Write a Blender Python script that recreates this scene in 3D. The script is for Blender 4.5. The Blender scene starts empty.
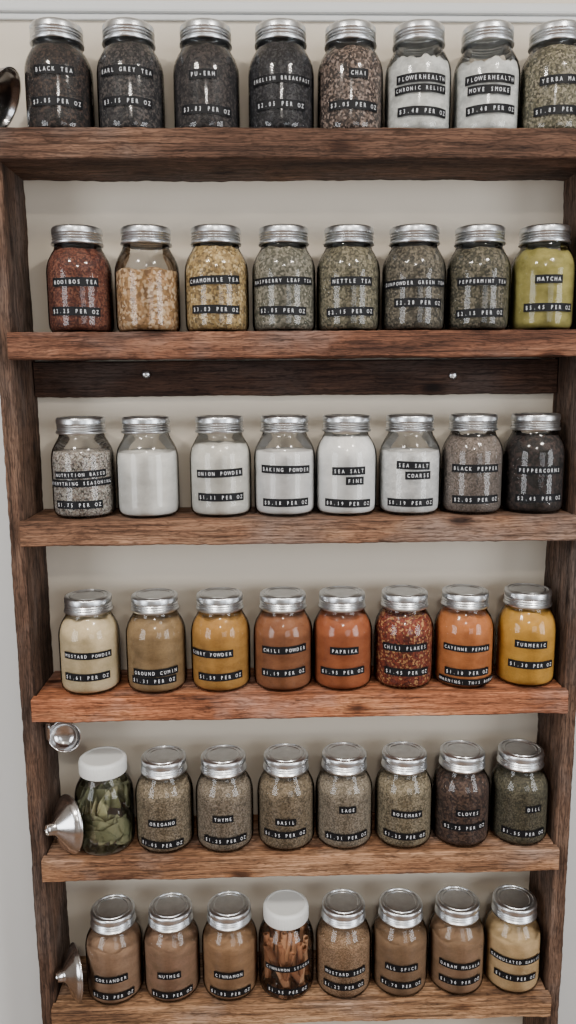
import bpy, bmesh, math, random
from mathutils import Vector, Matrix, noise
random.seed(7)
scene = bpy.context.scene
EYE = 1.55
SHELF_Z = [EYE+v for v in (0.37724, 0.08230, -0.21351, -0.51397, -0.80752, -1.10017)]
ROW_Y = [0.0715, 0.0640, 0.0632, 0.0600, 0.0560, 0.0535]
WALL_Y = 0.135

# ---------------------------------------------------------------- helpers
def srgb(r, g, b):
    def f(c):
        c /= 255.0
        return c/12.92 if c <= 0.04045 else ((c+0.055)/1.055)**2.4
    return (f(r), f(g), f(b), 1.0)
def csrgb(r, g, b):
    # contents: olive/yellow hues pulled slightly toward brown
    if g > r*0.80 and b < g*0.93: g = g*0.965
    return srgb(r, g, b)

def new_mat(name):
    m = bpy.data.materials.new(name); m.use_nodes = True
    nt = m.node_tree; nt.nodes.clear()
    out = nt.nodes.new('ShaderNodeOutputMaterial')
    return m, nt, out

def principled(nt, out, **kw):
    b = nt.nodes.new('ShaderNodeBsdfPrincipled')
    for k, v in kw.items():
        b.inputs[k.replace('_', ' ')].default_value = v
    nt.links.new(b.outputs[0], out.inputs[0])
    return b

def coords(nt, scale=(1, 1, 1), loc=(0, 0, 0)):
    tc = nt.nodes.new('ShaderNodeTexCoord'); mp = nt.nodes.new('ShaderNodeMapping')
    mp.inputs['Scale'].default_value = scale; mp.inputs['Location'].default_value = loc
    nt.links.new(tc.outputs['Object'], mp.inputs[0])
    return mp.outputs[0]

def noise_n(nt, vec, scale, detail=4, rough=0.6):
    n = nt.nodes.new('ShaderNodeTexNoise')
    n.inputs['Scale'].default_value = scale; n.inputs['Detail'].default_value = detail
    n.inputs['Roughness'].default_value = rough
    nt.links.new(vec, n.inputs['Vector'])
    return n

def ramp(nt, fac, stops, interp='LINEAR'):
    r = nt.nodes.new('ShaderNodeValToRGB'); cr = r.color_ramp; cr.interpolation = interp
    while len(cr.elements) > 1: cr.elements.remove(cr.elements[-1])
    cr.elements[0].position = stops[0][0]; cr.elements[0].color = stops[0][1]
    for p, c in stops[1:]:
        e = cr.elements.new(p); e.color = c
    nt.links.new(fac, r.inputs[0])
    return r.outputs[0]

def mixc(nt, fac, a, b, mode='MIX'):
    m = nt.nodes.new('ShaderNodeMix'); m.data_type = 'RGBA'; m.blend_type = mode
    for sock, v in ((m.inputs[0], fac), (m.inputs[6], a), (m.inputs[7], b)):
        if hasattr(v, 'is_linked') or hasattr(v, 'links'): nt.links.new(v, sock)
        else: sock.default_value = v
    return m.outputs[2]

def bump(nt, h, strength, dist, bsdf):
    b = nt.nodes.new('ShaderNodeBump')
    b.inputs['Strength'].default_value = strength; b.inputs['Distance'].default_value = dist
    nt.links.new(h, b.inputs['Height']); nt.links.new(b.outputs[0], bsdf.inputs['Normal'])

def link(ob, parent=None):
    scene.collection.objects.link(ob)
    if parent: ob.parent = parent
    return ob

def mesh_obj(name, verts, faces, mat, parent=None, smooth=False):
    me = bpy.data.meshes.new(name); me.from_pydata(verts, [], faces); me.update()
    if smooth:
        for p in me.polygons: p.use_smooth = True
    if mat: me.materials.append(mat)
    return link(bpy.data.objects.new(name, me), parent)

def empty(name, loc=(0, 0, 0)):
    e = bpy.data.objects.new(name, None); e.location = loc; e.empty_display_size = 0.03
    scene.collection.objects.link(e); return e

def lathe_data(profile, seg=48, rfun=None):
    verts, faces, rings = [], [], []
    for (r, z) in profile:
        if r < 1e-6:
            rings.append([len(verts)]); verts.append((0, 0, z))
        else:
            s = len(verts)
            for i in range(seg):
                a = 2*math.pi*i/seg
                rr = r*(rfun(a, z) if rfun else 1)
                verts.append((rr*math.cos(a), rr*math.sin(a), z))
            rings.append(list(range(s, s+seg)))
    for A, B in zip(rings[:-1], rings[1:]):
        for i in range(seg):
            j = (i+1) % seg
            if len(A) == 1 and len(B) == 1: continue
            if len(A) == 1: faces.append((A[0], B[j], B[i]))
            elif len(B) == 1: faces.append((A[i], A[j], B[0]))
            else: faces.append((A[i], A[j], B[j], B[i]))
    return verts, faces

def autosmooth(me, ang=35):
    for p in me.polygons: p.use_smooth = True
    try: me.set_sharp_from_angle(angle=math.radians(ang))
    except Exception: pass

def box(name, x0, x1, y0, y1, z0, z1, mat, parent=None, bev=0.0):
    v = [(x, y, z) for z in (z0, z1) for y in (y0, y1) for x in (x0, x1)]
    f = [(0, 2, 3, 1), (4, 5, 7, 6), (0, 1, 5, 4), (2, 6, 7, 3), (0, 4, 6, 2), (1, 3, 7, 5)]
    o = mesh_obj(name, v, f, mat, parent)
    if bev:
        md = o.modifiers.new('b', 'BEVEL'); md.width = bev; md.segments = 2
    return o

# ---------------------------------------------------------------- materials
def wood(name, dark, mid, light, axis='X', seed=0.0, k=0.86):
    m, nt, out = new_mat(name)
    b = principled(nt, out, Roughness=0.85, Specular_IOR_Level=0.25)
    dark, mid, light = [tuple(q*k for q in c[:3])+(1,) for c in (dark, mid, light)]
    def sc(al, ac): return (al, ac, ac) if axis == 'X' else (ac, ac, al)
    L = (seed, seed*1.7, seed*0.6)
    n1 = noise_n(nt, coords(nt, sc(3.0, 16), L), 1.0, 6, 0.68)
    n2 = noise_n(nt, coords(nt, sc(7, 210), L), 1.0, 3, 0.7)
    n4 = noise_n(nt, coords(nt, sc(26, 70), L), 1.0, 5, 0.72)
    n5 = noise_n(nt, coords(nt, sc(5, 9), (seed+9, seed, 3)), 1.0, 4, 0.6)
    w = nt.nodes.new('ShaderNodeTexWave'); w.wave_type = 'BANDS'; w.bands_direction = 'Z' if axis == 'X' else 'X'
    w.inputs['Scale'].default_value = 14; w.inputs['Distortion'].default_value = 18; w.inputs['Detail'].default_value = 3
    w.inputs['Detail Scale'].default_value = 1.0; w.inputs['Detail Roughness'].default_value = 0.6
    nt.links.new(coords(nt, sc(1.0, 5), L), w.inputs['Vector'])
    v = nt.nodes.new('ShaderNodeTexVoronoi'); v.inputs['Scale'].default_value = 1.0
    nt.links.new(coords(nt, sc(7.0, 16), L), v.inputs['Vector'])
    knot = ramp(nt, v.outputs['Distance'], [(0.07, (0.12, 0.09, 0.08, 1)), (0.13, (0.45, 0.38, 0.34, 1)), (0.17, (0.8, 0.75, 0.7, 1)), (0.24, (1, 1, 1, 1))])
    c1 = ramp(nt, n1.outputs[0], [(0.32, dark), (0.5, mid), (0.68, light)])
    grey = tuple((sum(mid[:3])/3*0.6+mid[i]*0.5)*1.3 for i in range(3))+(1,)
    c1 = mixc(nt, ramp(nt, n5.outputs[0], [(0.48, (0, 0, 0, 1)), (0.64, (0.8, 0.8, 0.8, 1))]), c1, grey)
    cw = ramp(nt, w.outputs[0], [(0.0, (0.55, 0.51, 0.48, 1)), (0.4, (1, 1, 1, 1)), (1.0, (1.2, 1.17, 1.14, 1))])
    c2 = ramp(nt, n2.outputs[0], [(0.36, (0.38, 0.36, 0.35, 1)), (0.5, (1, 1, 1, 1)), (0.66, (1.45, 1.42, 1.38, 1))])
    c4 = ramp(nt, n4.outputs[0], [(0.34, (0.45, 0.42, 0.40, 1)), (0.46, (1, 1, 1, 1))])
    c = mixc(nt, 0.85, c1, cw, 'MULTIPLY'); c = mixc(nt, 0.9, c, c2, 'MULTIPLY'); c = mixc(nt, 0.75, c, c4, 'MULTIPLY'); c = mixc(nt, 0.95, c, knot, 'MULTIPLY')
    nt.links.new(c, b.inputs['Base Color'])
    s = nt.nodes.new('ShaderNodeMath'); s.operation = 'ADD'
    nt.links.new(n2.outputs[0], s.inputs[0]); nt.links.new(n4.outputs[0], s.inputs[1])
    bump(nt, s.outputs[0], 0.7, 0.0025, b)
    return m

W_top = wood('wood_weathered_brown', srgb(52, 37, 29), srgb(88, 64, 51), srgb(122, 94, 77), 'X', 1.3, 0.86)
W_s = [W_top,
       wood('wood_reclaimed_2', srgb(60, 38, 29), srgb(106, 71, 54), srgb(142, 104, 83), 'X', 4.1, 0.90),
       wood('wood_reclaimed_3', srgb(70, 50, 38), srgb(116, 85, 66), srgb(152, 121, 97), 'X', 7.7, 0.92),
       wood('wood_reclaimed_4', srgb(94, 55, 36), srgb(150, 95, 66), srgb(186, 133, 98), 'X', 11.9, 0.96),
       wood('wood_reclaimed_5', srgb(84, 56, 41), srgb(134, 98, 72), srgb(170, 134, 105), 'X', 15.2, 0.94),
       wood('wood_reclaimed_6', srgb(86, 62, 45), srgb(140, 106, 78), srgb(176, 142, 110), 'X', 19.5, 0.95)]
W_post = wood('wood_post', srgb(46, 34, 28), srgb(84, 63, 51), srgb(118, 94, 79), 'Z', 2.2, 0.84)
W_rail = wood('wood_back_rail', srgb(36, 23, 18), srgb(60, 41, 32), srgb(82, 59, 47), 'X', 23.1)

def paint(name, col, bumpy=0.15):
    m, nt, out = new_mat(name)
    b = principled(nt, out, Roughness=0.6)
    n = noise_n(nt, coords(nt), 3.0, 3)
    c = ramp(nt, n.outputs[0], [(0.3, tuple(x*0.95 for x in col[:3])+(1,)), (0.7, col)])
    nt.links.new(c, b.inputs['Base Color'])
    n2 = noise_n(nt, coords(nt), 220.0, 2); bump(nt, n2.outputs[0], bumpy, 0.0006, b)
    return m
M_wall = paint('painted_wall', srgb(208, 198, 182))
M_trim = paint('painted_trim', srgb(204, 206, 206), 0.05)
M_sidewall = paint('side_wall_paint', srgb(136, 130, 124))
M_ceil = paint('ceiling_paint', srgb(214, 210, 202))
m, nt, out = new_mat('floor_boards'); b = principled(nt, out, Roughness=0.45)
n = noise_n(nt, coords(nt, (2, 20, 1)), 1.0, 5)
nt.links.new(ramp(nt, n.outputs[0], [(0.3, srgb(70, 50, 36)), (0.7, srgb(128, 96, 70))]), b.inputs['Base Color'])
M_floor = m

def metal(name, col, rough):
    m, nt, out = new_mat(name)
    b = principled(nt, out, Metallic=1.0, Roughness=rough)
    n = noise_n(nt, coords(nt, (1, 1, 1)), 60, 3)
    nt.links.new(ramp(nt, n.outputs[0], [(0.3, tuple(x*0.8 for x in col[:3])+(1,)), (0.7, col)]), b.inputs['Base Color'])
    return m
M_lid = metal('brushed_aluminium_lid', (0.69, 0.72, 0.75, 1), 0.30)
M_steel = metal('stainless_steel', (0.68, 0.68, 0.69, 1), 0.18)
m, nt, out = new_mat('white_plastic_lid'); principled(nt, out, Roughness=0.4, **{'Base Color': srgb(212, 214, 212)}); M_wlid = m
m, nt, out = new_mat('black_label_tape'); principled(nt, out, Roughness=0.5, Specular_IOR_Level=0.2, **{'Base Color': srgb(15, 16, 19)}); M_tape = m
m, nt, out = new_mat('embossed_white_letters'); principled(nt, out, Roughness=0.6, **{'Base Color': srgb(222, 225, 230)}); M_text = m

# thin clear glass: transparent + fresnel gloss, darker toward the silhouette
m, nt, out = new_mat('clear_glass')
lw = nt.nodes.new('ShaderNodeLayerWeight'); lw.inputs['Blend'].default_value = 0.35
tc = ramp(nt, lw.outputs['Facing'], [(0.0, (0.99, 0.99, 0.985, 1)), (0.6, (0.97, 0.97, 0.965, 1)), (0.92, (0.80, 0.81, 0.81, 1)), (1.0, (0.58, 0.59, 0.59, 1))])
tr = nt.nodes.new('ShaderNodeBsdfTransparent'); nt.links.new(tc, tr.inputs[0])
gl = nt.nodes.new('ShaderNodeBsdfGlossy'); gl.inputs['Roughness'].default_value = 0.10
fr = nt.nodes.new('ShaderNodeFresnel'); fr.inputs['IOR'].default_value = 1.45
mx = nt.nodes.new('ShaderNodeMixShader')
gn = noise_n(nt, coords(nt), 22, 2); bp = nt.nodes.new('ShaderNodeBump'); bp.inputs['Strength'].default_value = 0.35; bp.inputs['Distance'].default_value = 0.002
nt.links.new(gn.outputs[0], bp.inputs['Height']); nt.links.new(bp.outputs[0], gl.inputs['Normal']); nt.links.new(bp.outputs[0], fr.inputs['Normal'])
nt.links.new(fr.outputs[0], mx.inputs[0]); nt.links.new(tr.outputs[0], mx.inputs[1]); nt.links.new(gl.outputs[0], mx.inputs[2])
nt.links.new(mx.outputs[0], out.inputs[0]); M_glass = m

def flakes(name, cols, scale=260, stretch=(1, 1, 1), depth=0.5):
    m, nt, out = new_mat('contents_'+name)
    b = principled(nt, out, Roughness=0.85)
    vec = coords(nt, stretch)
    nz = noise_n(nt, vec, 90, 2)
    add = nt.nodes.new('ShaderNodeVectorMath'); add.operation = 'MULTIPLY_ADD'
    add.inputs[1].default_value = (0.008, 0.008, 0.008)
    nt.links.new(nz.outputs['Color'], add.inputs[0]); nt.links.new(vec, add.inputs[2])
    v = nt.nodes.new('ShaderNodeTexVoronoi'); v.inputs['Scale'].default_value = scale
    nt.links.new(add.outputs[0], v.inputs['Vector'])
    sep = nt.nodes.new('ShaderNodeSeparateColor'); nt.links.new(v.outputs['Color'], sep.inputs[0])
    n = len(cols)
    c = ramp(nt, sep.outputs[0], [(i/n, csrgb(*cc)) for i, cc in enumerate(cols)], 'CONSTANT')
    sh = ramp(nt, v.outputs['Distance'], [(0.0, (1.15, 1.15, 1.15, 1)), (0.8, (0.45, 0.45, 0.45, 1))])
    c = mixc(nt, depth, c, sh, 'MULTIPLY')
    nt.links.new(c, b.inputs['Base Color'])
    inv = nt.nodes.new('ShaderNodeMath'); inv.operation = 'SUBTRACT'; inv.inputs[0].default_value = 1
    nt.links.new(v.outputs['Distance'], inv.inputs[1]); bump(nt, inv.outputs[0], 0.6, 0.0012, b)
    return m

def powder(name, c0, c1, mottling=30):
    m, nt, out = new_mat('contents_'+name)
    b = principled(nt, out, Roughness=0.9)
    vec = coords(nt, (1, 1, 1.6))
    n = noise_n(nt, vec, mottling, 7, 0.68)
    c = ramp(nt, n.outputs[0], [(0.34, csrgb(*[q*0.93 for q in c0])), (0.62, csrgb(*c1))])
    n2 = noise_n(nt, vec, 500, 2)
    c = mixc(nt, 0.45, c, ramp(nt, n2.outputs[0], [(0.3, (0.72, 0.72, 0.72, 1)), (0.6, (1.1, 1.1, 1.1, 1))]), 'MULTIPLY')
    nt.links.new(c, b.inputs['Base Color']); bump(nt, n2.outputs[0], 0.3, 0.0006, b)
    return m

# ---------------------------------------------------------------- text glyph cache
glyphs = {}
def glyph(ch):
    if ch in glyphs: return glyphs[ch]
    cu = bpy.data.curves.new('g', 'FONT'); cu.body = ch; cu.size = 1.0; cu.resolution_u = 2; cu.align_x = 'CENTER'
    cu.offset = 0.0
    ob = bpy.data.objects.new('g', cu); scene.collection.objects.link(ob)
    dg = bpy.context.evaluated_depsgraph_get(); dg.update()
    me = ob.evaluated_get(dg).to_mesh()
    data = ([tuple(v.co) for v in me.vertices], [tuple(p.vertices) for p in me.polygons])
    ob.evaluated_get(dg).to_mesh_clear()
    bpy.data.objects.remove(ob); bpy.data.curves.remove(cu)
    glyphs[ch] = data
    return data

# ---------------------------------------------------------------- jar
R = 0.0512
PROF = [(0.0, 0.0035), (0.030, 0.003), (0.041, 0.0), (0.0465, 0.0022), (0.0498, 0.007), (R-0.0002, 0.013), (R, 0.020), (R, 0.060), (R, 0.094),
        (0.0503, 0.103), (0.0482, 0.111), (0.0450, 0.118), (0.0415, 0.124), (0.0385, 0.129), (0.0368, 0.1335), (0.0362, 0.137), (0.0362, 0.150)]
def rad(z):
    pts = PROF[2:]
    if z <= pts[0][1]: return pts[0][0]
    for (r0, z0), (r1, z1) in zip(pts[:-1], pts[1:]):
        if z0 <= z <= z1: return r0+(r1-r0)*(z-z0)/(z1-z0)
    return pts[-1][0]

gv, gf = lathe_data(PROF, 64)
me_glass = bpy.data.meshes.new('jar_glass'); me_glass.from_pydata(gv, [], gf); me_glass.materials.append(M_glass)
for p in me_glass.polygons: p.use_smooth = True

lid_prof = [(0.0365, 0.1365), (0.0400, 0.1365), (0.0408, 0.1375), (0.0408, 0.1395), (0.0392, 0.1412), (0.0382, 0.1427), (0.0396, 0.1447), (0.0382, 0.1467),
            (0.0396, 0.1487), (0.0382, 0.1507), (0.0388, 0.1522), (0.0397, 0.1532), (0.0397, 0.1590), (0.0390, 0.1615), (0.0375, 0.1630), (0.0340, 0.1634),
            (0.0330, 0.1620), (0.0315, 0.1618), (0.0305, 0.1630), (0.0270, 0.1633), (0.0260, 0.1622), (0.0, 0.1620)]
def lid_r(a, z):
    return 1.0 + (0.007*math.sin(a*60) if 0.1525 < z < 0.1600 else 0)
lv, lf = lathe_data(lid_prof, 120, lid_r)
me_lid = bpy.data.meshes.new('jar_lid'); me_lid.from_pydata(lv, [], lf); me_lid.materials.append(M_lid); autosmooth(me_lid, 40)
wl_prof = [(0.0365, 0.1375), (0.0410, 0.1375), (0.0414, 0.139), (0.0412, 0.157), (0.0402, 0.1610), (0.0380, 0.1632), (0.0350, 0.1636), (0.0340, 0.1626), (0.0, 0.1624)]
def wl_r(a, z): return 1.0+(0.008*math.sin(a*50) if 0.138 < z < 0.158 else 0)
lv, lf = lathe_data(wl_prof, 200, wl_r)
me_wlid = bpy.data.meshes.new('white_lid'); me_wlid.from_pydata(lv, [], lf); me_wlid.materials.append(M_wlid); autosmooth(me_wlid, 40)

def contents_mesh(name, level, rough, mat, parent, seed):
    seg = 56; prof = []
    for (r, z) in PROF[1:]:
        prof.append((r-0.0022, max(z, 0.0035)+0.0008))
    pr = [(0.0, 0.0045)]+[p for p in prof if p[1] < level-0.006]
    rt = rad(level)-0.0024
    pr += [(rad(level-0.003)-0.0022, level-0.003), (rt, level), (rt*0.93, level+0.0005), (rt*0.75, level+0.001), (rt*0.5, level+0.0015), (rt*0.25, level+0.002), (0, level+0.002)]
    v, f = lathe_data(pr, seg)
    out = []
    for (x, y, z) in v:
        if z > level-0.004:
            dz = rough*(noise.noise(Vector((x*45+seed, y*45, seed*1.3)))*1.0+0.5*noise.noise(Vector((x*160+seed, y*160, seed))))
            nzv = z+dz
            rl = rad(nzv)-0.0022; h = math.hypot(x, y)
            if h > rl: x *= rl/h; y *= rl/h
            z = nzv
        out.append((x, y, z))
    return mesh_obj(name, out, f, mat, parent, smooth=True)

CH = 0.0064
def label(text, z0, ang, tilt, parent, idx, scale=1.0):
    ch = CH*scale; hh = 0.0066*scale; w = len(text)*ch+0.005
    ct, st = math.cos(tilt), math.sin(tilt)
    def bend(x, y, off):
        xx = x*ct-y*st; yy = x*st+y*ct
        z = z0+yy; r = rad(z)+off
        a = ang+xx/R
        return (r*math.sin(a), -r*math.cos(a), z)
    verts, faces = [], []
    n = max(6, int(w/0.003))
    for i in range(n+1):
        x = -w/2+w*i/n
        for y in (-hh, 0, hh): verts.append(bend(x, y, 0.0006))
    for i in range(n):
        for k in range(2):
            a = i*3+k; faces.append((a, a+3, a+4, a+1))
    mesh_obj('label_tape_%d' % idx, verts, faces, M_tape, parent, True)
    tv, tf = [], []
    s = 0.0086*scale
    for i, c in enumerate(text):
        if c == ' ': continue
        gvv, gff = glyph(c); base = len(tv)
        x0 = -w/2+0.0025+ch*(i+0.5)
        for (gx, gy, _) in gvv: tv.append(bend(x0+gx*s*0.72, (gy-0.36)*s, 0.0011))
        for f in gff: tf.append(tuple(base+q for q in f))
    mesh_obj('label_text_%d' % idx, tv, tf, M_text, parent)

def bay_leaves(name, parent, mat, count, top, seed):
    """flat pointed leaves standing and lying against the inside of the glass"""
    rnd = random.Random(seed); verts, faces = [], []
    UP = Vector((0, 0, 1))
    for k in range(count):
        a = k*2.39996+rnd.uniform(-0.2, 0.2)
        rad_v = Vector((math.cos(a), math.sin(a), 0)); tan = Vector((-math.sin(a), math.cos(a), 0))
        phi = rnd.uniform(-1.5, 1.5)
        X_ = (math.cos(phi)*tan+math.sin(phi)*UP).normalized()
        Z_ = (rad_v+rnd.uniform(-0.35, 0.35)*UP+rnd.uniform(-0.3, 0.3)*tan); Z_ = (Z_-Z_.dot(X_)*X_).normalized()
        Y_ = Z_.cross(X_)
        l = rnd.uniform(0.046, 0.066); wd = rnd.uniform(0.020, 0.028)
        lo = 0.008+abs(X_.z)*l*0.45+0.006
        z = lo+max(0, top-lo-abs(X_.z)*l*0.3)*((k*0.618) % 1.0)
        rr = 0.0455-0.0022*(k % 5) if k < count*0.8 else rnd.uniform(0.0, 0.03)
        c = rad_v*rr+Vector((0, 0, z)); n = 12; base = len(verts); wob = rnd.uniform(0, 6)
        for i in range(n+1):
            t = i/n; x = (t-0.5)*l; w = wd*0.5*(math.sin(math.pi*min(1, t*1.02))**0.85 if 0 < t < 1 else 0)+0.0002
            for j in (-1, -0.5, 0, 0.5, 1):
                q = c+X_*x+Y_*(j*w)+Z_*(0.0012*math.sin(wob+t*6)+abs(j)*w*0.12)
                q.z = min(max(q.z, 0.006), 0.125)
                h = math.hypot(q.x, q.y); rl = rad(q.z)-0.0022-0.0004*(k % 6)
                if h > rl: q.x *= rl/h; q.y *= rl/h
                verts.append(tuple(q))
        for i in range(n):
            for j in range(4):
                q = base+i*5+j; faces.append((q, q+5, q+6, q+1))
    o = mesh_obj(name, verts, faces, mat, parent, True)
    md = o.modifiers.new('s', 'SOLIDIFY'); md.thickness = 0.0003
    return o

def cinnamon_sticks(name, parent, mat, seed):
    """closed-looking quills, mostly standing, leaning across each other"""
    rnd = random.Random(seed); verts, faces = [], []
    for k in range(30):
        a = k*2.39996; outer = k < 20
        rr = 0.036 if outer else rnd.uniform(0.004, 0.022)
        l = rnd.uniform(0.062, 0.095); r = rnd.uniform(0.0042, 0.0062)
        lean = rnd.uniform(-0.55, 0.55) if outer else rnd.uniform(-0.2, 0.2)
        tan = Vector((-math.sin(a), math.cos(a), 0)); radv = Vector((math.cos(a), math.sin(a), 0))
        X_ = (Vector((0, 0, 1))*math.cos(lean)+tan*math.sin(lean)).normalized()
        half = abs(math.sin(lean))*l/2
        rr = min(rr, math.sqrt(max(1e-6, 0.0425**2-half**2))-0.001)
        Y_ = X_.cross(radv).normalized(); Z_ = X_.cross(Y_)
        zc = 0.010+math.cos(lean)*l/2+rnd.uniform(0, max(0.0, 0.106-math.cos(lean)*l-0.010))
        c = radv*rr+Vector((0, 0, zc)); n = 8; m_ = 14; base = len(verts); ph = rnd.uniform(0, 6.28)
        for i in range(n+1):
            x = (i/n-0.5)*l
            for j in range(m_+1):
                th = ph+j/m_*7.6; q_r = r*(1.0-0.28*j/m_)*(1+0.05*math.sin(i*1.3+j))
                q = c+X_*x+Y_*(q_r*math.cos(th))+Z_*(q_r*math.sin(th))
                h = math.hypot(q.x, q.y); rl = rad(q.z)-0.0022
                if h > rl: q.x *= rl/h; q.y *= rl/h
                verts.append(tuple(q))
        for i in range(n):
            for j in range(m_):
                q = base+i*(m_+1)+j; faces.append((q, q+m_+1, q+m_+2, q+1))
    o = mesh_obj(name, verts, faces, mat, parent, True)
    md = o.modifiers.new('s', 'SOLIDIFY'); md.thickness = 0.0006
    return o

def make_jar(name, shelf, x, mat, level, rough, labels, lid='metal', pile=None, seed=0):
    rnd = random.Random(seed*13+shelf*101)
    root = empty(name, (x, ROW_Y[shelf]+rnd.uniform(-0.0012, 0.0012), SHELF_Z[shelf]))
    g = link(bpy.data.objects.new('glass', me_glass), root); g.rotation_euler[2] = rnd.uniform(0, 6)
    l = link(bpy.data.objects.new('lid', me_lid if lid == 'metal' else me_wlid), root); l.rotation_euler[2] = rnd.uniform(0, 6)
    l.rotation_euler[0] = rnd.uniform(-0.008, 0.008)
    if pile == 'bay': bay_leaves('bay_leaves', root, mat, 60, 0.098, 5)
    elif pile == 'cinnamon': cinnamon_sticks('cinnamon_sticks', root, mat, 9)
    else: contents_mesh('contents', level, rough, mat, root, seed*3.1+shelf*17)
    base_ang = -(x+0.0527)*0.25
    for i, lb in enumerate(labels):
        t, z = lb[0], lb[1]; da = lb[2] if len(lb) > 2 else 0.0
        sc = 1.0 if len(t) < 14 else 0.9
        label(t, z, base_ang+da+rnd.uniform(-0.07, 0.07), rnd.uniform(-0.035, 0.035), root, i+1, sc)

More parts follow.
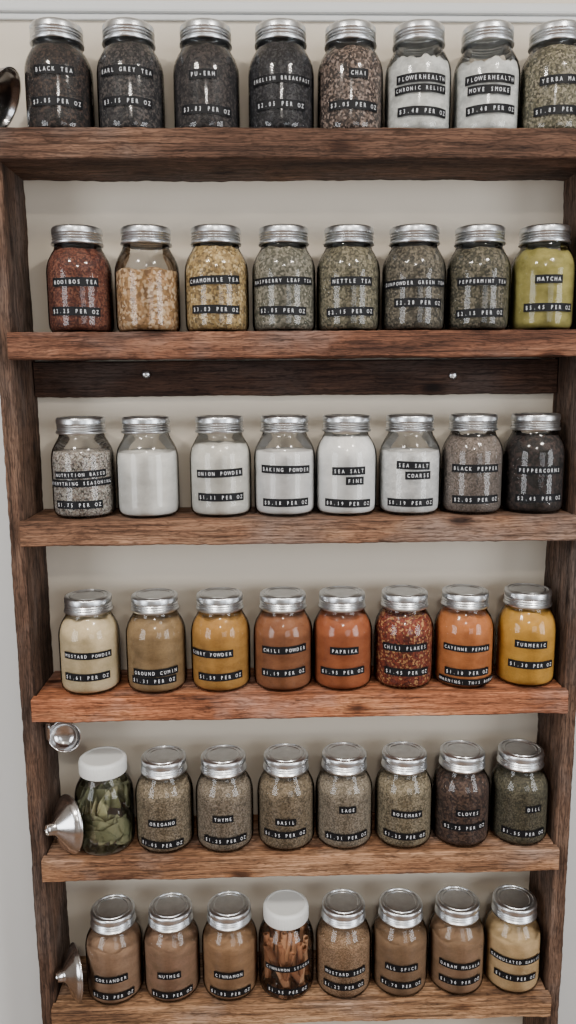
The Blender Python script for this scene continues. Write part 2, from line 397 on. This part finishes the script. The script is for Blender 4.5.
F, P = flakes, powder
X = [[-.369,-.259,-.142,-.026,.082,.188,.296,.401],
     [-.351,-.243,-.132,-.024,.080,.186,.291,.3965],
     [-.360,-.253,-.132,-.025,.078,.185,.2905,.3955],
     [-.363,-.249,-.138,-.030,.073,.180,.285,.395],
     [-.350,-.244,-.137,-.027,.077,.184,.288,.394],
     [-.345,-.240,-.133,-.029,.077,.182,.288,.393]]
rows = [
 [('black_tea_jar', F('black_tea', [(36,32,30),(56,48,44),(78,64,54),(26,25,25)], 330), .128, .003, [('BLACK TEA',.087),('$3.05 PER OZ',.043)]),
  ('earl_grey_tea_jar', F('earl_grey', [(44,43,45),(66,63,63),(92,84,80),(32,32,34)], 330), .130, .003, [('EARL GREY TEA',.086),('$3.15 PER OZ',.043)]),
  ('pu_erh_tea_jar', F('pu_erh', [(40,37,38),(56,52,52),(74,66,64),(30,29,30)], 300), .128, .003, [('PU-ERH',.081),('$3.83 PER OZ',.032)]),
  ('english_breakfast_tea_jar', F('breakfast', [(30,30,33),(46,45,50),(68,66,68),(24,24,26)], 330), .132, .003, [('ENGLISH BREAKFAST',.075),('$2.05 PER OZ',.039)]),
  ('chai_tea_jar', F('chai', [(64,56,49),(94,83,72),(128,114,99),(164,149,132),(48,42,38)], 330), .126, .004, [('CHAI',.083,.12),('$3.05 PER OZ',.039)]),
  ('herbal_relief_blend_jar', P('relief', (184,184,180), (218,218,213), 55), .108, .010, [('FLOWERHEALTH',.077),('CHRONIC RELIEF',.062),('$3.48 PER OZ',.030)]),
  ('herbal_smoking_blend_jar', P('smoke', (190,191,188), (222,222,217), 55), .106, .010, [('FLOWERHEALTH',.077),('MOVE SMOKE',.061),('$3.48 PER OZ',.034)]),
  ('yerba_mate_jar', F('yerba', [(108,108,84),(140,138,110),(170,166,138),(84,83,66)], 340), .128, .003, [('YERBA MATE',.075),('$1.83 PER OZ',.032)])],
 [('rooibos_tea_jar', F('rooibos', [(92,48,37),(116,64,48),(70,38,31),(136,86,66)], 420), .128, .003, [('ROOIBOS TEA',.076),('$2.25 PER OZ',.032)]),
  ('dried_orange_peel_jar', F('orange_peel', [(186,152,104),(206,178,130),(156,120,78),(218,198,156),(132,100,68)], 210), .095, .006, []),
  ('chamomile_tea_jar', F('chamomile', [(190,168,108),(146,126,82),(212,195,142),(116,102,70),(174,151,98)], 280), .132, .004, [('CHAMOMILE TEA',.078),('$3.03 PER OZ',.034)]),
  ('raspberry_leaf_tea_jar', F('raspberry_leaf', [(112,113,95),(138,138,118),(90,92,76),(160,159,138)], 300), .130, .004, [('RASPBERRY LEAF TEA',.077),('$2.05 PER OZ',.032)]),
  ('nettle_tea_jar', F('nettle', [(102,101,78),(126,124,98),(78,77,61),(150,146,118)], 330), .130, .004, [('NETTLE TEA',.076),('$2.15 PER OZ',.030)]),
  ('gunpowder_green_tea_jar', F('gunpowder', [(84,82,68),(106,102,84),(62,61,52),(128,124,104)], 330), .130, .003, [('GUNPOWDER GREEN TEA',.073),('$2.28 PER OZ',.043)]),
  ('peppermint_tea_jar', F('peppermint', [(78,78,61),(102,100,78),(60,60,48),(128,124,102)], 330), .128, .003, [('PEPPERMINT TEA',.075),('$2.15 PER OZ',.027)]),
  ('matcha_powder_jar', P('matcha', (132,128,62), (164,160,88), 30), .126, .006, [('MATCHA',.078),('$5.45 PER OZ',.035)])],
 [('everything_seasoning_jar', F('everything', [(184,178,166),(142,136,126),(206,200,190),(90,86,80),(162,152,134)], 460), .108, .002, [('NUTRITION BASED',.073),('EVERYTHING SEASONING',.059),('$1.75 PER OZ',.024)]),
  ('white_flour_jar', P('flour', (216,213,206), (232,230,224), 14), .106, .003, []),
  ('onion_powder_jar', P('onion', (208,204,194), (226,223,214), 14), .118, .004, [('ONION POWDER',.073),('$1.11 PER OZ',.034)]),
  ('baking_powder_jar', P('baking', (222,220,217), (234,232,229), 10), .106, .002, [('BAKING POWDER',.078),('$0.18 PER OZ',.024)]),
  ('fine_sea_salt_jar', P('salt_fine', (230,229,226), (242,241,238), 10), .128, .002, [('SEA SALT',.075),('FINE',.059,.25),('$0.19 PER OZ',.022)]),
  ('coarse_sea_salt_jar', P('salt_coarse', (208,208,206), (232,231,228), 60), .104, .002, [('SEA SALT',.083),('COARSE',.067,.15),('$0.19 PER OZ',.022)]),
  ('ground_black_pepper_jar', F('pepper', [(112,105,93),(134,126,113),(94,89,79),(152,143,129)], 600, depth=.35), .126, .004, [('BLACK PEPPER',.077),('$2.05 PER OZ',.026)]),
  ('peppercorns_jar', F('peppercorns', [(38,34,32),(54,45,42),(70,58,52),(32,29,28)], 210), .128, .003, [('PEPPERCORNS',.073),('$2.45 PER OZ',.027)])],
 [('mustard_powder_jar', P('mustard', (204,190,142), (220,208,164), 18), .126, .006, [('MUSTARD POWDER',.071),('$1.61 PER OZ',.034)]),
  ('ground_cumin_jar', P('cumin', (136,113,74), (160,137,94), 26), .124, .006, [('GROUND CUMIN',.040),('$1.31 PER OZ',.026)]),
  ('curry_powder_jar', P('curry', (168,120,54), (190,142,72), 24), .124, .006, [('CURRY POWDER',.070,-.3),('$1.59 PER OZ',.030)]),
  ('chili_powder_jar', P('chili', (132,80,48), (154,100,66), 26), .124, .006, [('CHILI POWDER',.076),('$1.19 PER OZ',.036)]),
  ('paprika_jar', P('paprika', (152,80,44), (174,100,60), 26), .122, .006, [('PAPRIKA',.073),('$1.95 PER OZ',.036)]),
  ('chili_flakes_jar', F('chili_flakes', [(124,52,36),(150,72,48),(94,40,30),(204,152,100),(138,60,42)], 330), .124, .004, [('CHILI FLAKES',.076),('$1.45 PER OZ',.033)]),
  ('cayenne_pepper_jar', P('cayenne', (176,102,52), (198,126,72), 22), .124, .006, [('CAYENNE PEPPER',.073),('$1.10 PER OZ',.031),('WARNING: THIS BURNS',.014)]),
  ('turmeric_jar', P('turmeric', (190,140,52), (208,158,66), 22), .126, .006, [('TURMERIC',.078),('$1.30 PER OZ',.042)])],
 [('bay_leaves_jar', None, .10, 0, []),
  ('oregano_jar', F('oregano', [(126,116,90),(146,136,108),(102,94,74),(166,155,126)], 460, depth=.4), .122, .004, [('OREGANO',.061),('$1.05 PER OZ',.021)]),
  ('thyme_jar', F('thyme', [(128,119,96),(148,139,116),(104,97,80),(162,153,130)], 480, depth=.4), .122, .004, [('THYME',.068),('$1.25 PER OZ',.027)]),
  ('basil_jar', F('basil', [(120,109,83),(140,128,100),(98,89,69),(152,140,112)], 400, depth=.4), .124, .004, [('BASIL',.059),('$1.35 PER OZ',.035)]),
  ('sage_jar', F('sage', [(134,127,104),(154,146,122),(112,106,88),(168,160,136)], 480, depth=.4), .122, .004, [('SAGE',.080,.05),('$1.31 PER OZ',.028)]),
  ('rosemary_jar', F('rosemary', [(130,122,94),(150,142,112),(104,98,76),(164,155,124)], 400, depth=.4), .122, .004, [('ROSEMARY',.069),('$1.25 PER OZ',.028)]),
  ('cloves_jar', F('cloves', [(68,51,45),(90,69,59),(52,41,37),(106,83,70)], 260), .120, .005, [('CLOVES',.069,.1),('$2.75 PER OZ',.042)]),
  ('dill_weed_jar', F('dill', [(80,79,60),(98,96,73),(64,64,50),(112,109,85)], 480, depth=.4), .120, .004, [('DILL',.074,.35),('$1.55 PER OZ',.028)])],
 [('coriander_jar', P('coriander', (148,120,90), (168,140,108), 26), .106, .006, [('CORIANDER',.056),('$1.22 PER OZ',.023)]),
  ('nutmeg_jar', P('nutmeg', (138,109,82), (158,127,98), 26), .104, .006, [('NUTMEG',.060),('$1.93 PER OZ',.021)]),
  ('ground_cinnamon_jar', P('cinnamon', (146,110,78), (166,129,94), 26), .106, .006, [('CINNAMON',.057),('$1.85 PER OZ',.021)]),
  ('cinnamon_sticks_jar', None, .1, 0, [('CINNAMON STICKS',.068),('$1.95 PER OZ',.022)]),
  ('mustard_seed_jar', F('mustard_seed', [(152,125,92),(170,141,106),(134,107,78),(182,155,118)], 560, depth=.35), .108, .003, [('MUSTARD SEED',.057),('$1.22 PER OZ',.030)]),
  ('allspice_jar', P('allspice', (130,101,74), (150,119,90), 26), .106, .006, [('ALL SPICE',.064),('$1.70 PER OZ',.030)]),
  ('garam_masala_jar', P('garam', (140,111,80), (162,133,100), 26), .106, .006, [('GARAM MASALA',.064),('$1.30 PER OZ',.033)]),
  ('granulated_garlic_jar', P('garlic', (198,172,118), (216,192,140), 22), .104, .005, [('GRANULATED GARLIC',.071),('$1.61 PER OZ',.038)])],
]
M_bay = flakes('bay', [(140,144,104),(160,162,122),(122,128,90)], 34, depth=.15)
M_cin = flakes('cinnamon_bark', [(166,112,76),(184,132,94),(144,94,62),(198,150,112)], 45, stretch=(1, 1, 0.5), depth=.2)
for s, row in enumerate(rows):
    for i, (nm, mt, lev, rg, lb) in enumerate(row):
        if nm == 'bay_leaves_jar':
            make_jar(nm, s, X[s][i], M_bay, lev, rg, lb, 'white', 'bay', i)
        elif nm == 'cinnamon_sticks_jar':
            make_jar(nm, s, X[s][i], M_cin, lev, rg, lb, 'white', 'cinnamon', i)
        else:
            make_jar(nm, s, X[s][i], mt, lev, rg, lb, 'metal', None, i)

# ---------------------------------------------------------------- shelf unit
unit = empty('wooden_shelf_unit')
def board(name, a0, a1, y0, y1, c0, c1, axis, mat, seed, jit=0.0024, ch=0.0022):
    """long axis = X (c=z) or Z (c=x) ; worn, slightly wavy sawn board"""
    n = max(6, int((a1-a0)/0.007)); verts, faces = [], []
    sec = [(y0+ch, c0), ((y0+y1)/2, c0), (y1-ch, c0), (y1, c0+ch), (y1, c1-ch), (y1-ch, c1), ((y0+y1)/2, c1), (y0+ch, c1), (y0, c1-ch), (y0, (c0+c1)/2), (y0, c0+ch)]
    k = len(sec)
    for i in range(n+1):
        a = a0+(a1-a0)*i/n
        for (y, c) in sec:
            dy = jit*0.7*noise.noise(Vector((a*14, y*30, c*30+seed)))+0.5*jit*noise.noise(Vector((a*90, y*40, c*40+seed)))
            dc = jit*noise.noise(Vector((a*12+50, y*30, c*30+seed)))+0.5*jit*noise.noise(Vector((a*80+50, y*30, c*30+seed)))
            if axis == 'X' and c > (c0+c1)/2: dc = -abs(dc)*0.3 if y > y0+ch*1.5 else -abs(dc)*0.9
            if axis == 'Z':
                dc = abs(dc)*(1 if c < (c0+c1)/2 else -1)
            yy, cc = y+(dy if y < y1-ch*1.5 else 0), c+dc
            verts.append((a, yy, cc) if axis == 'X' else (cc, yy, a))
    for i in range(n):
        for j in range(k):
            q = (j+1) % k; faces.append((i*k+j, i*k+q, (i+1)*k+q, (i+1)*k+j))
    faces.append(tuple(range(k))); faces.append(tuple(n*k+j for j in range(k)))
    o = mesh_obj(name, verts, faces, mat, unit)
    bm = bmesh.new(); bm.from_mesh(o.data); bmesh.ops.recalc_face_normals(bm, faces=bm.faces); bm.to_mesh(o.data); bm.free()
    return o
LH = 0.041
for s, z in enumerate(SHELF_Z):
    if s == 0: board('shelf_1', -0.56, 0.56, 0, WALL_Y, z-0.043, z, 'X', W_s[0], 3.0)
    else:
        board('shelf_front_%d' % (s+1), -0.451, 0.451, 0.0, 0.020, z-LH, z, 'X', W_s[s], s*5.0)
        board('shelf_plank_%d' % (s+1), -0.447, 0.447, 0.020, WALL_Y, z-LH+0.002, z, 'X', W_s[s], s*5.0+2)
board('side_post_left', 0.0, SHELF_Z[0]-0.042, 0.018, WALL_Y, -0.475, -0.449, 'Z', W_post, 31)
board('side_post_right', 0.0, SHELF_Z[0]-0.042, 0.018, WALL_Y, 0.449, 0.475, 'Z', W_post, 37)
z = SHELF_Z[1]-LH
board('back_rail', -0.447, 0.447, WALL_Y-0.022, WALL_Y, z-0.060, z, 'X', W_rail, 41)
sp = [(0, -0.0035), (0.003, -0.0032), (0.0060, -0.0018), (0.0070, 0.0), (0.0070, 0.002), (0, 0.002)]
for i, (sx, sz) in enumerate([(-0.258, 0.019), (0.266, 0.014)]):
    v, f = lathe_data(sp, 24); o = mesh_obj('screw_%d' % (i+1), [(x, zz, y) for x, y, zz in v], f, M_lid, unit, True)
    o.location = (sx, WALL_Y-0.0240, EYE+sz)

# ---------------------------------------------------------------- funnels, scoop
def funnel(name, loc, rot, rm=0.043, h1=0.030, h2=0.018, rn=0.011):
    root = empty(name, loc); root.rotation_euler = rot
    prof = [(rm, 0), (rm+0.0022, -0.0005), (rm+0.0028, 0.0012), (rm+0.002, 0.003), (rm, 0.0032), (rm-0.0005, 0.006), (rm*0.86, h1*0.45), (rn+0.003, h1), (rn, h1+0.003), (rn*0.8, h1+h2),
            (rn*0.8-0.001, h1+h2), (rn-0.001, h1+0.003), (rn+0.002, h1-0.001), (rm*0.86-0.001, h1*0.42), (rm-0.0015, 0.006), (rm-0.0012, 0.001), (rm, 0)]
    v, f = lathe_data(prof, 64); mesh_obj('cone_and_spout', v, f, M_steel, root, True)
    return root
funnel('steel_funnel', (-0.4065, 0.030, SHELF_Z[4]+0.0510), (0, math.radians(-84), math.radians(40)), 0.0480, 0.028, 0.014)
funnel('steel_funnel', (-0.411, 0.034, SHELF_Z[5]+0.0490), (0, math.radians(-86), math.radians(27)), 0.0460, 0.022, 0.013)
funnel('steel_funnel', (-0.455, 0.060, SHELF_Z[0]+0.0530), (math.radians(-20), math.radians(-60), math.radians(20)), 0.050, 0.03, 0.02)

sc = empty('measuring_scoop', (-0.4135, 0.050, SHELF_Z[3]-LH-0.049))
bw = [(0, 0.017), (0.012, 0.0165), (0.021, 0.012), (0.0265, 0.004), (0.0275, 0.0), (0.0292, -0.0004), (0.0292, 0.0006), (0.028, 0.002), (0.0273, 0.005), (0.0216, 0.013), (0.0124, 0.0177), (0, 0.0182)]
v, f = lathe_data(bw, 40); mesh_obj('bowl', [(x, zz, y) for x, y, zz in v], f, M_steel, sc, True)
box('handle', -0.0315, -0.0235, -0.002, 0.0, -0.004, 0.026, M_steel, sc, 0.0008)
v, f = lathe_data([(0, -0.004), (0.004, -0.003), (0.0045, 0.0), (0.002, 0.001), (0.002, 0.007), (0, 0.007)], 20)
o = mesh_obj('hook_screw', [(-zz, x, y) for x, y, zz in v], f, M_lid, sc, True); o.location = (-0.0270, 0, 0.020)

# ---------------------------------------------------------------- room
H = 2.85
box('wall_back', -2.3, 2.3, WALL_Y, WALL_Y+0.1, 0, H, M_wall)
box('floor', -2.4, 2.4, -4.1, WALL_Y+0.1, -0.1, 0, M_floor)
box('ceiling', -2.4, 2.4, -4.1, WALL_Y+0.1, H, H+0.1, M_ceil)
def area(name, loc, rot, sx, sy, e, col, parent=None):
    L = bpy.data.lights.new(name, 'AREA'); L.shape = 'RECTANGLE'; L.size = sx; L.size_y = sy; L.energy = e; L.color = col
    lo = bpy.data.objects.new(name, L); link(lo, parent); lo.location = loc; lo.rotation_euler = rot
    return lo
for k, (nm, sx) in enumerate((('wall_left', -1), ('wall_right', 1))):
    w_ = empty(nm); x0, x1 = sorted((sx*2.3, sx*2.4))
    ya, yb = (-3.0, -1.4)
    box('solid_a', x0, x1, yb, WALL_Y+0.1, 0, H, M_sidewall, w_)
    box('solid_b', x0, x1, -4.0, ya, 0, H, M_sidewall, w_)
    box('sill', x0, x1, ya, yb, 0, 0.7, M_sidewall, w_); box('header', x0, x1, ya, yb, 2.4, H, M_sidewall, w_)
    wn = empty('window_%d' % (k+1))
    box('mullion', x0+0.02, x1-0.02, (ya+yb)/2-0.03, (ya+yb)/2+0.03, 0.7, 2.4, M_trim, wn)
    box('transom', x0+0.02, x1-0.02, ya, yb, 1.85, 1.9, M_trim, wn)
    area('window_daylight_%d' % k, (sx*2.28, (ya+yb)/2, 1.55), (math.radians(90), 0, math.radians(90 if sx > 0 else -90)), yb-ya-0.04, 1.66, 54 if sx < 0 else 66, (0.96, 0.98, 1.0))
wf = empty('wall_front')
box('pier_a', -2.4, 0.55, -4.1, -4.0, 0, H, M_sidewall, wf); box('pier_b', 1.95, 2.4, -4.1, -4.0, 0, H, M_sidewall, wf)
box('sill', 0.55, 1.95, -4.1, -4.0, 0, 0.9, M_sidewall, wf); box('header', 0.55, 1.95, -4.1, -4.0, 2.4, H, M_sidewall, wf)
wn = empty('window_3'); box('mullion', 1.22, 1.28, -4.08, -4.02, 0.9, 2.4, M_trim, wn)
area('window_daylight_2', (1.25, -3.97, 1.65), (math.radians(90), 0, 0), 1.36, 1.46, 16, (0.96, 0.98, 1.0))
for i, (lx, ly) in enumerate([(-0.9, -1.3), (0.8, -1.3), (0.0, -2.4)]):
    lamp = empty('ceiling_light_%d' % (i+1), (lx, ly, H))
    v, f = lathe_data([(0, -0.03), (0.17, -0.03), (0.19, -0.045), (0.20, -0.03), (0.20, 0), (0, 0)], 40); mesh_obj('rim', v, f, M_trim, lamp)
    L = bpy.data.lights.new('lamp', 'AREA'); L.shape = 'DISK'; L.size = 0.34; L.energy = 29; L.color = (1.0, 0.93, 0.84)
    lo = bpy.data.objects.new('lamp_light', L); link(lo, lamp); lo.location = (0, 0, -0.05)
trim = empty('trim_1')
box('picture_rail', -2.3, 2.3, WALL_Y-0.014, WALL_Y, EYE+0.586, EYE+0.603, M_trim, trim, 0.004)
box('picture_rail_bead', -2.3, 2.3, WALL_Y-0.007, WALL_Y, EYE+0.577, EYE+0.586, M_trim, trim, 0.002)
box('trim_2', -0.62, -0.505, WALL_Y-0.012, WALL_Y, 0, SHELF_Z[0]-0.045, M_trim, None, 0.003)
box('trim_3', 0.515, 0.63, WALL_Y-0.012, WALL_Y, 0, SHELF_Z[0]-0.045, M_trim, None, 0.003)
box('baseboard_back', -2.3, -0.65, WALL_Y-0.015, WALL_Y, 0, 0.12, M_trim, None, 0.003)

w = bpy.data.worlds.new('World'); scene.world = w; w.use_nodes = True
bg = w.node_tree.nodes['Background']; bg.inputs[0].default_value = (0.8, 0.88, 1.0, 1); bg.inputs[1].default_value = 1.2

# ---------------------------------------------------------------- camera
cx, D, yaw, p, r, fpx = -0.05270, 1.21769, 0.02562, 0.16449, -0.00670, 767.906
Fv = Vector((math.sin(yaw)*math.cos(p), math.cos(yaw)*math.cos(p), -math.sin(p)))
Rt = Vector((math.cos(yaw), -math.sin(yaw), 0)); U = Rt.cross(Fv)
R2 = math.cos(r)*Rt+math.sin(r)*U; U2 = -math.sin(r)*Rt+math.cos(r)*U
cam = bpy.data.cameras.new('camera'); co = bpy.data.objects.new('camera', cam); link(co)
M = Matrix((R2, U2, -Fv)).transposed().to_4x4(); M.translation = Vector((cx, -D, EYE)); co.matrix_world = M
cam.sensor_fit = 'VERTICAL'; cam.sensor_height = 36.0; cam.lens = fpx*36.0/1024.0; cam.clip_start = 0.02
scene.camera = co
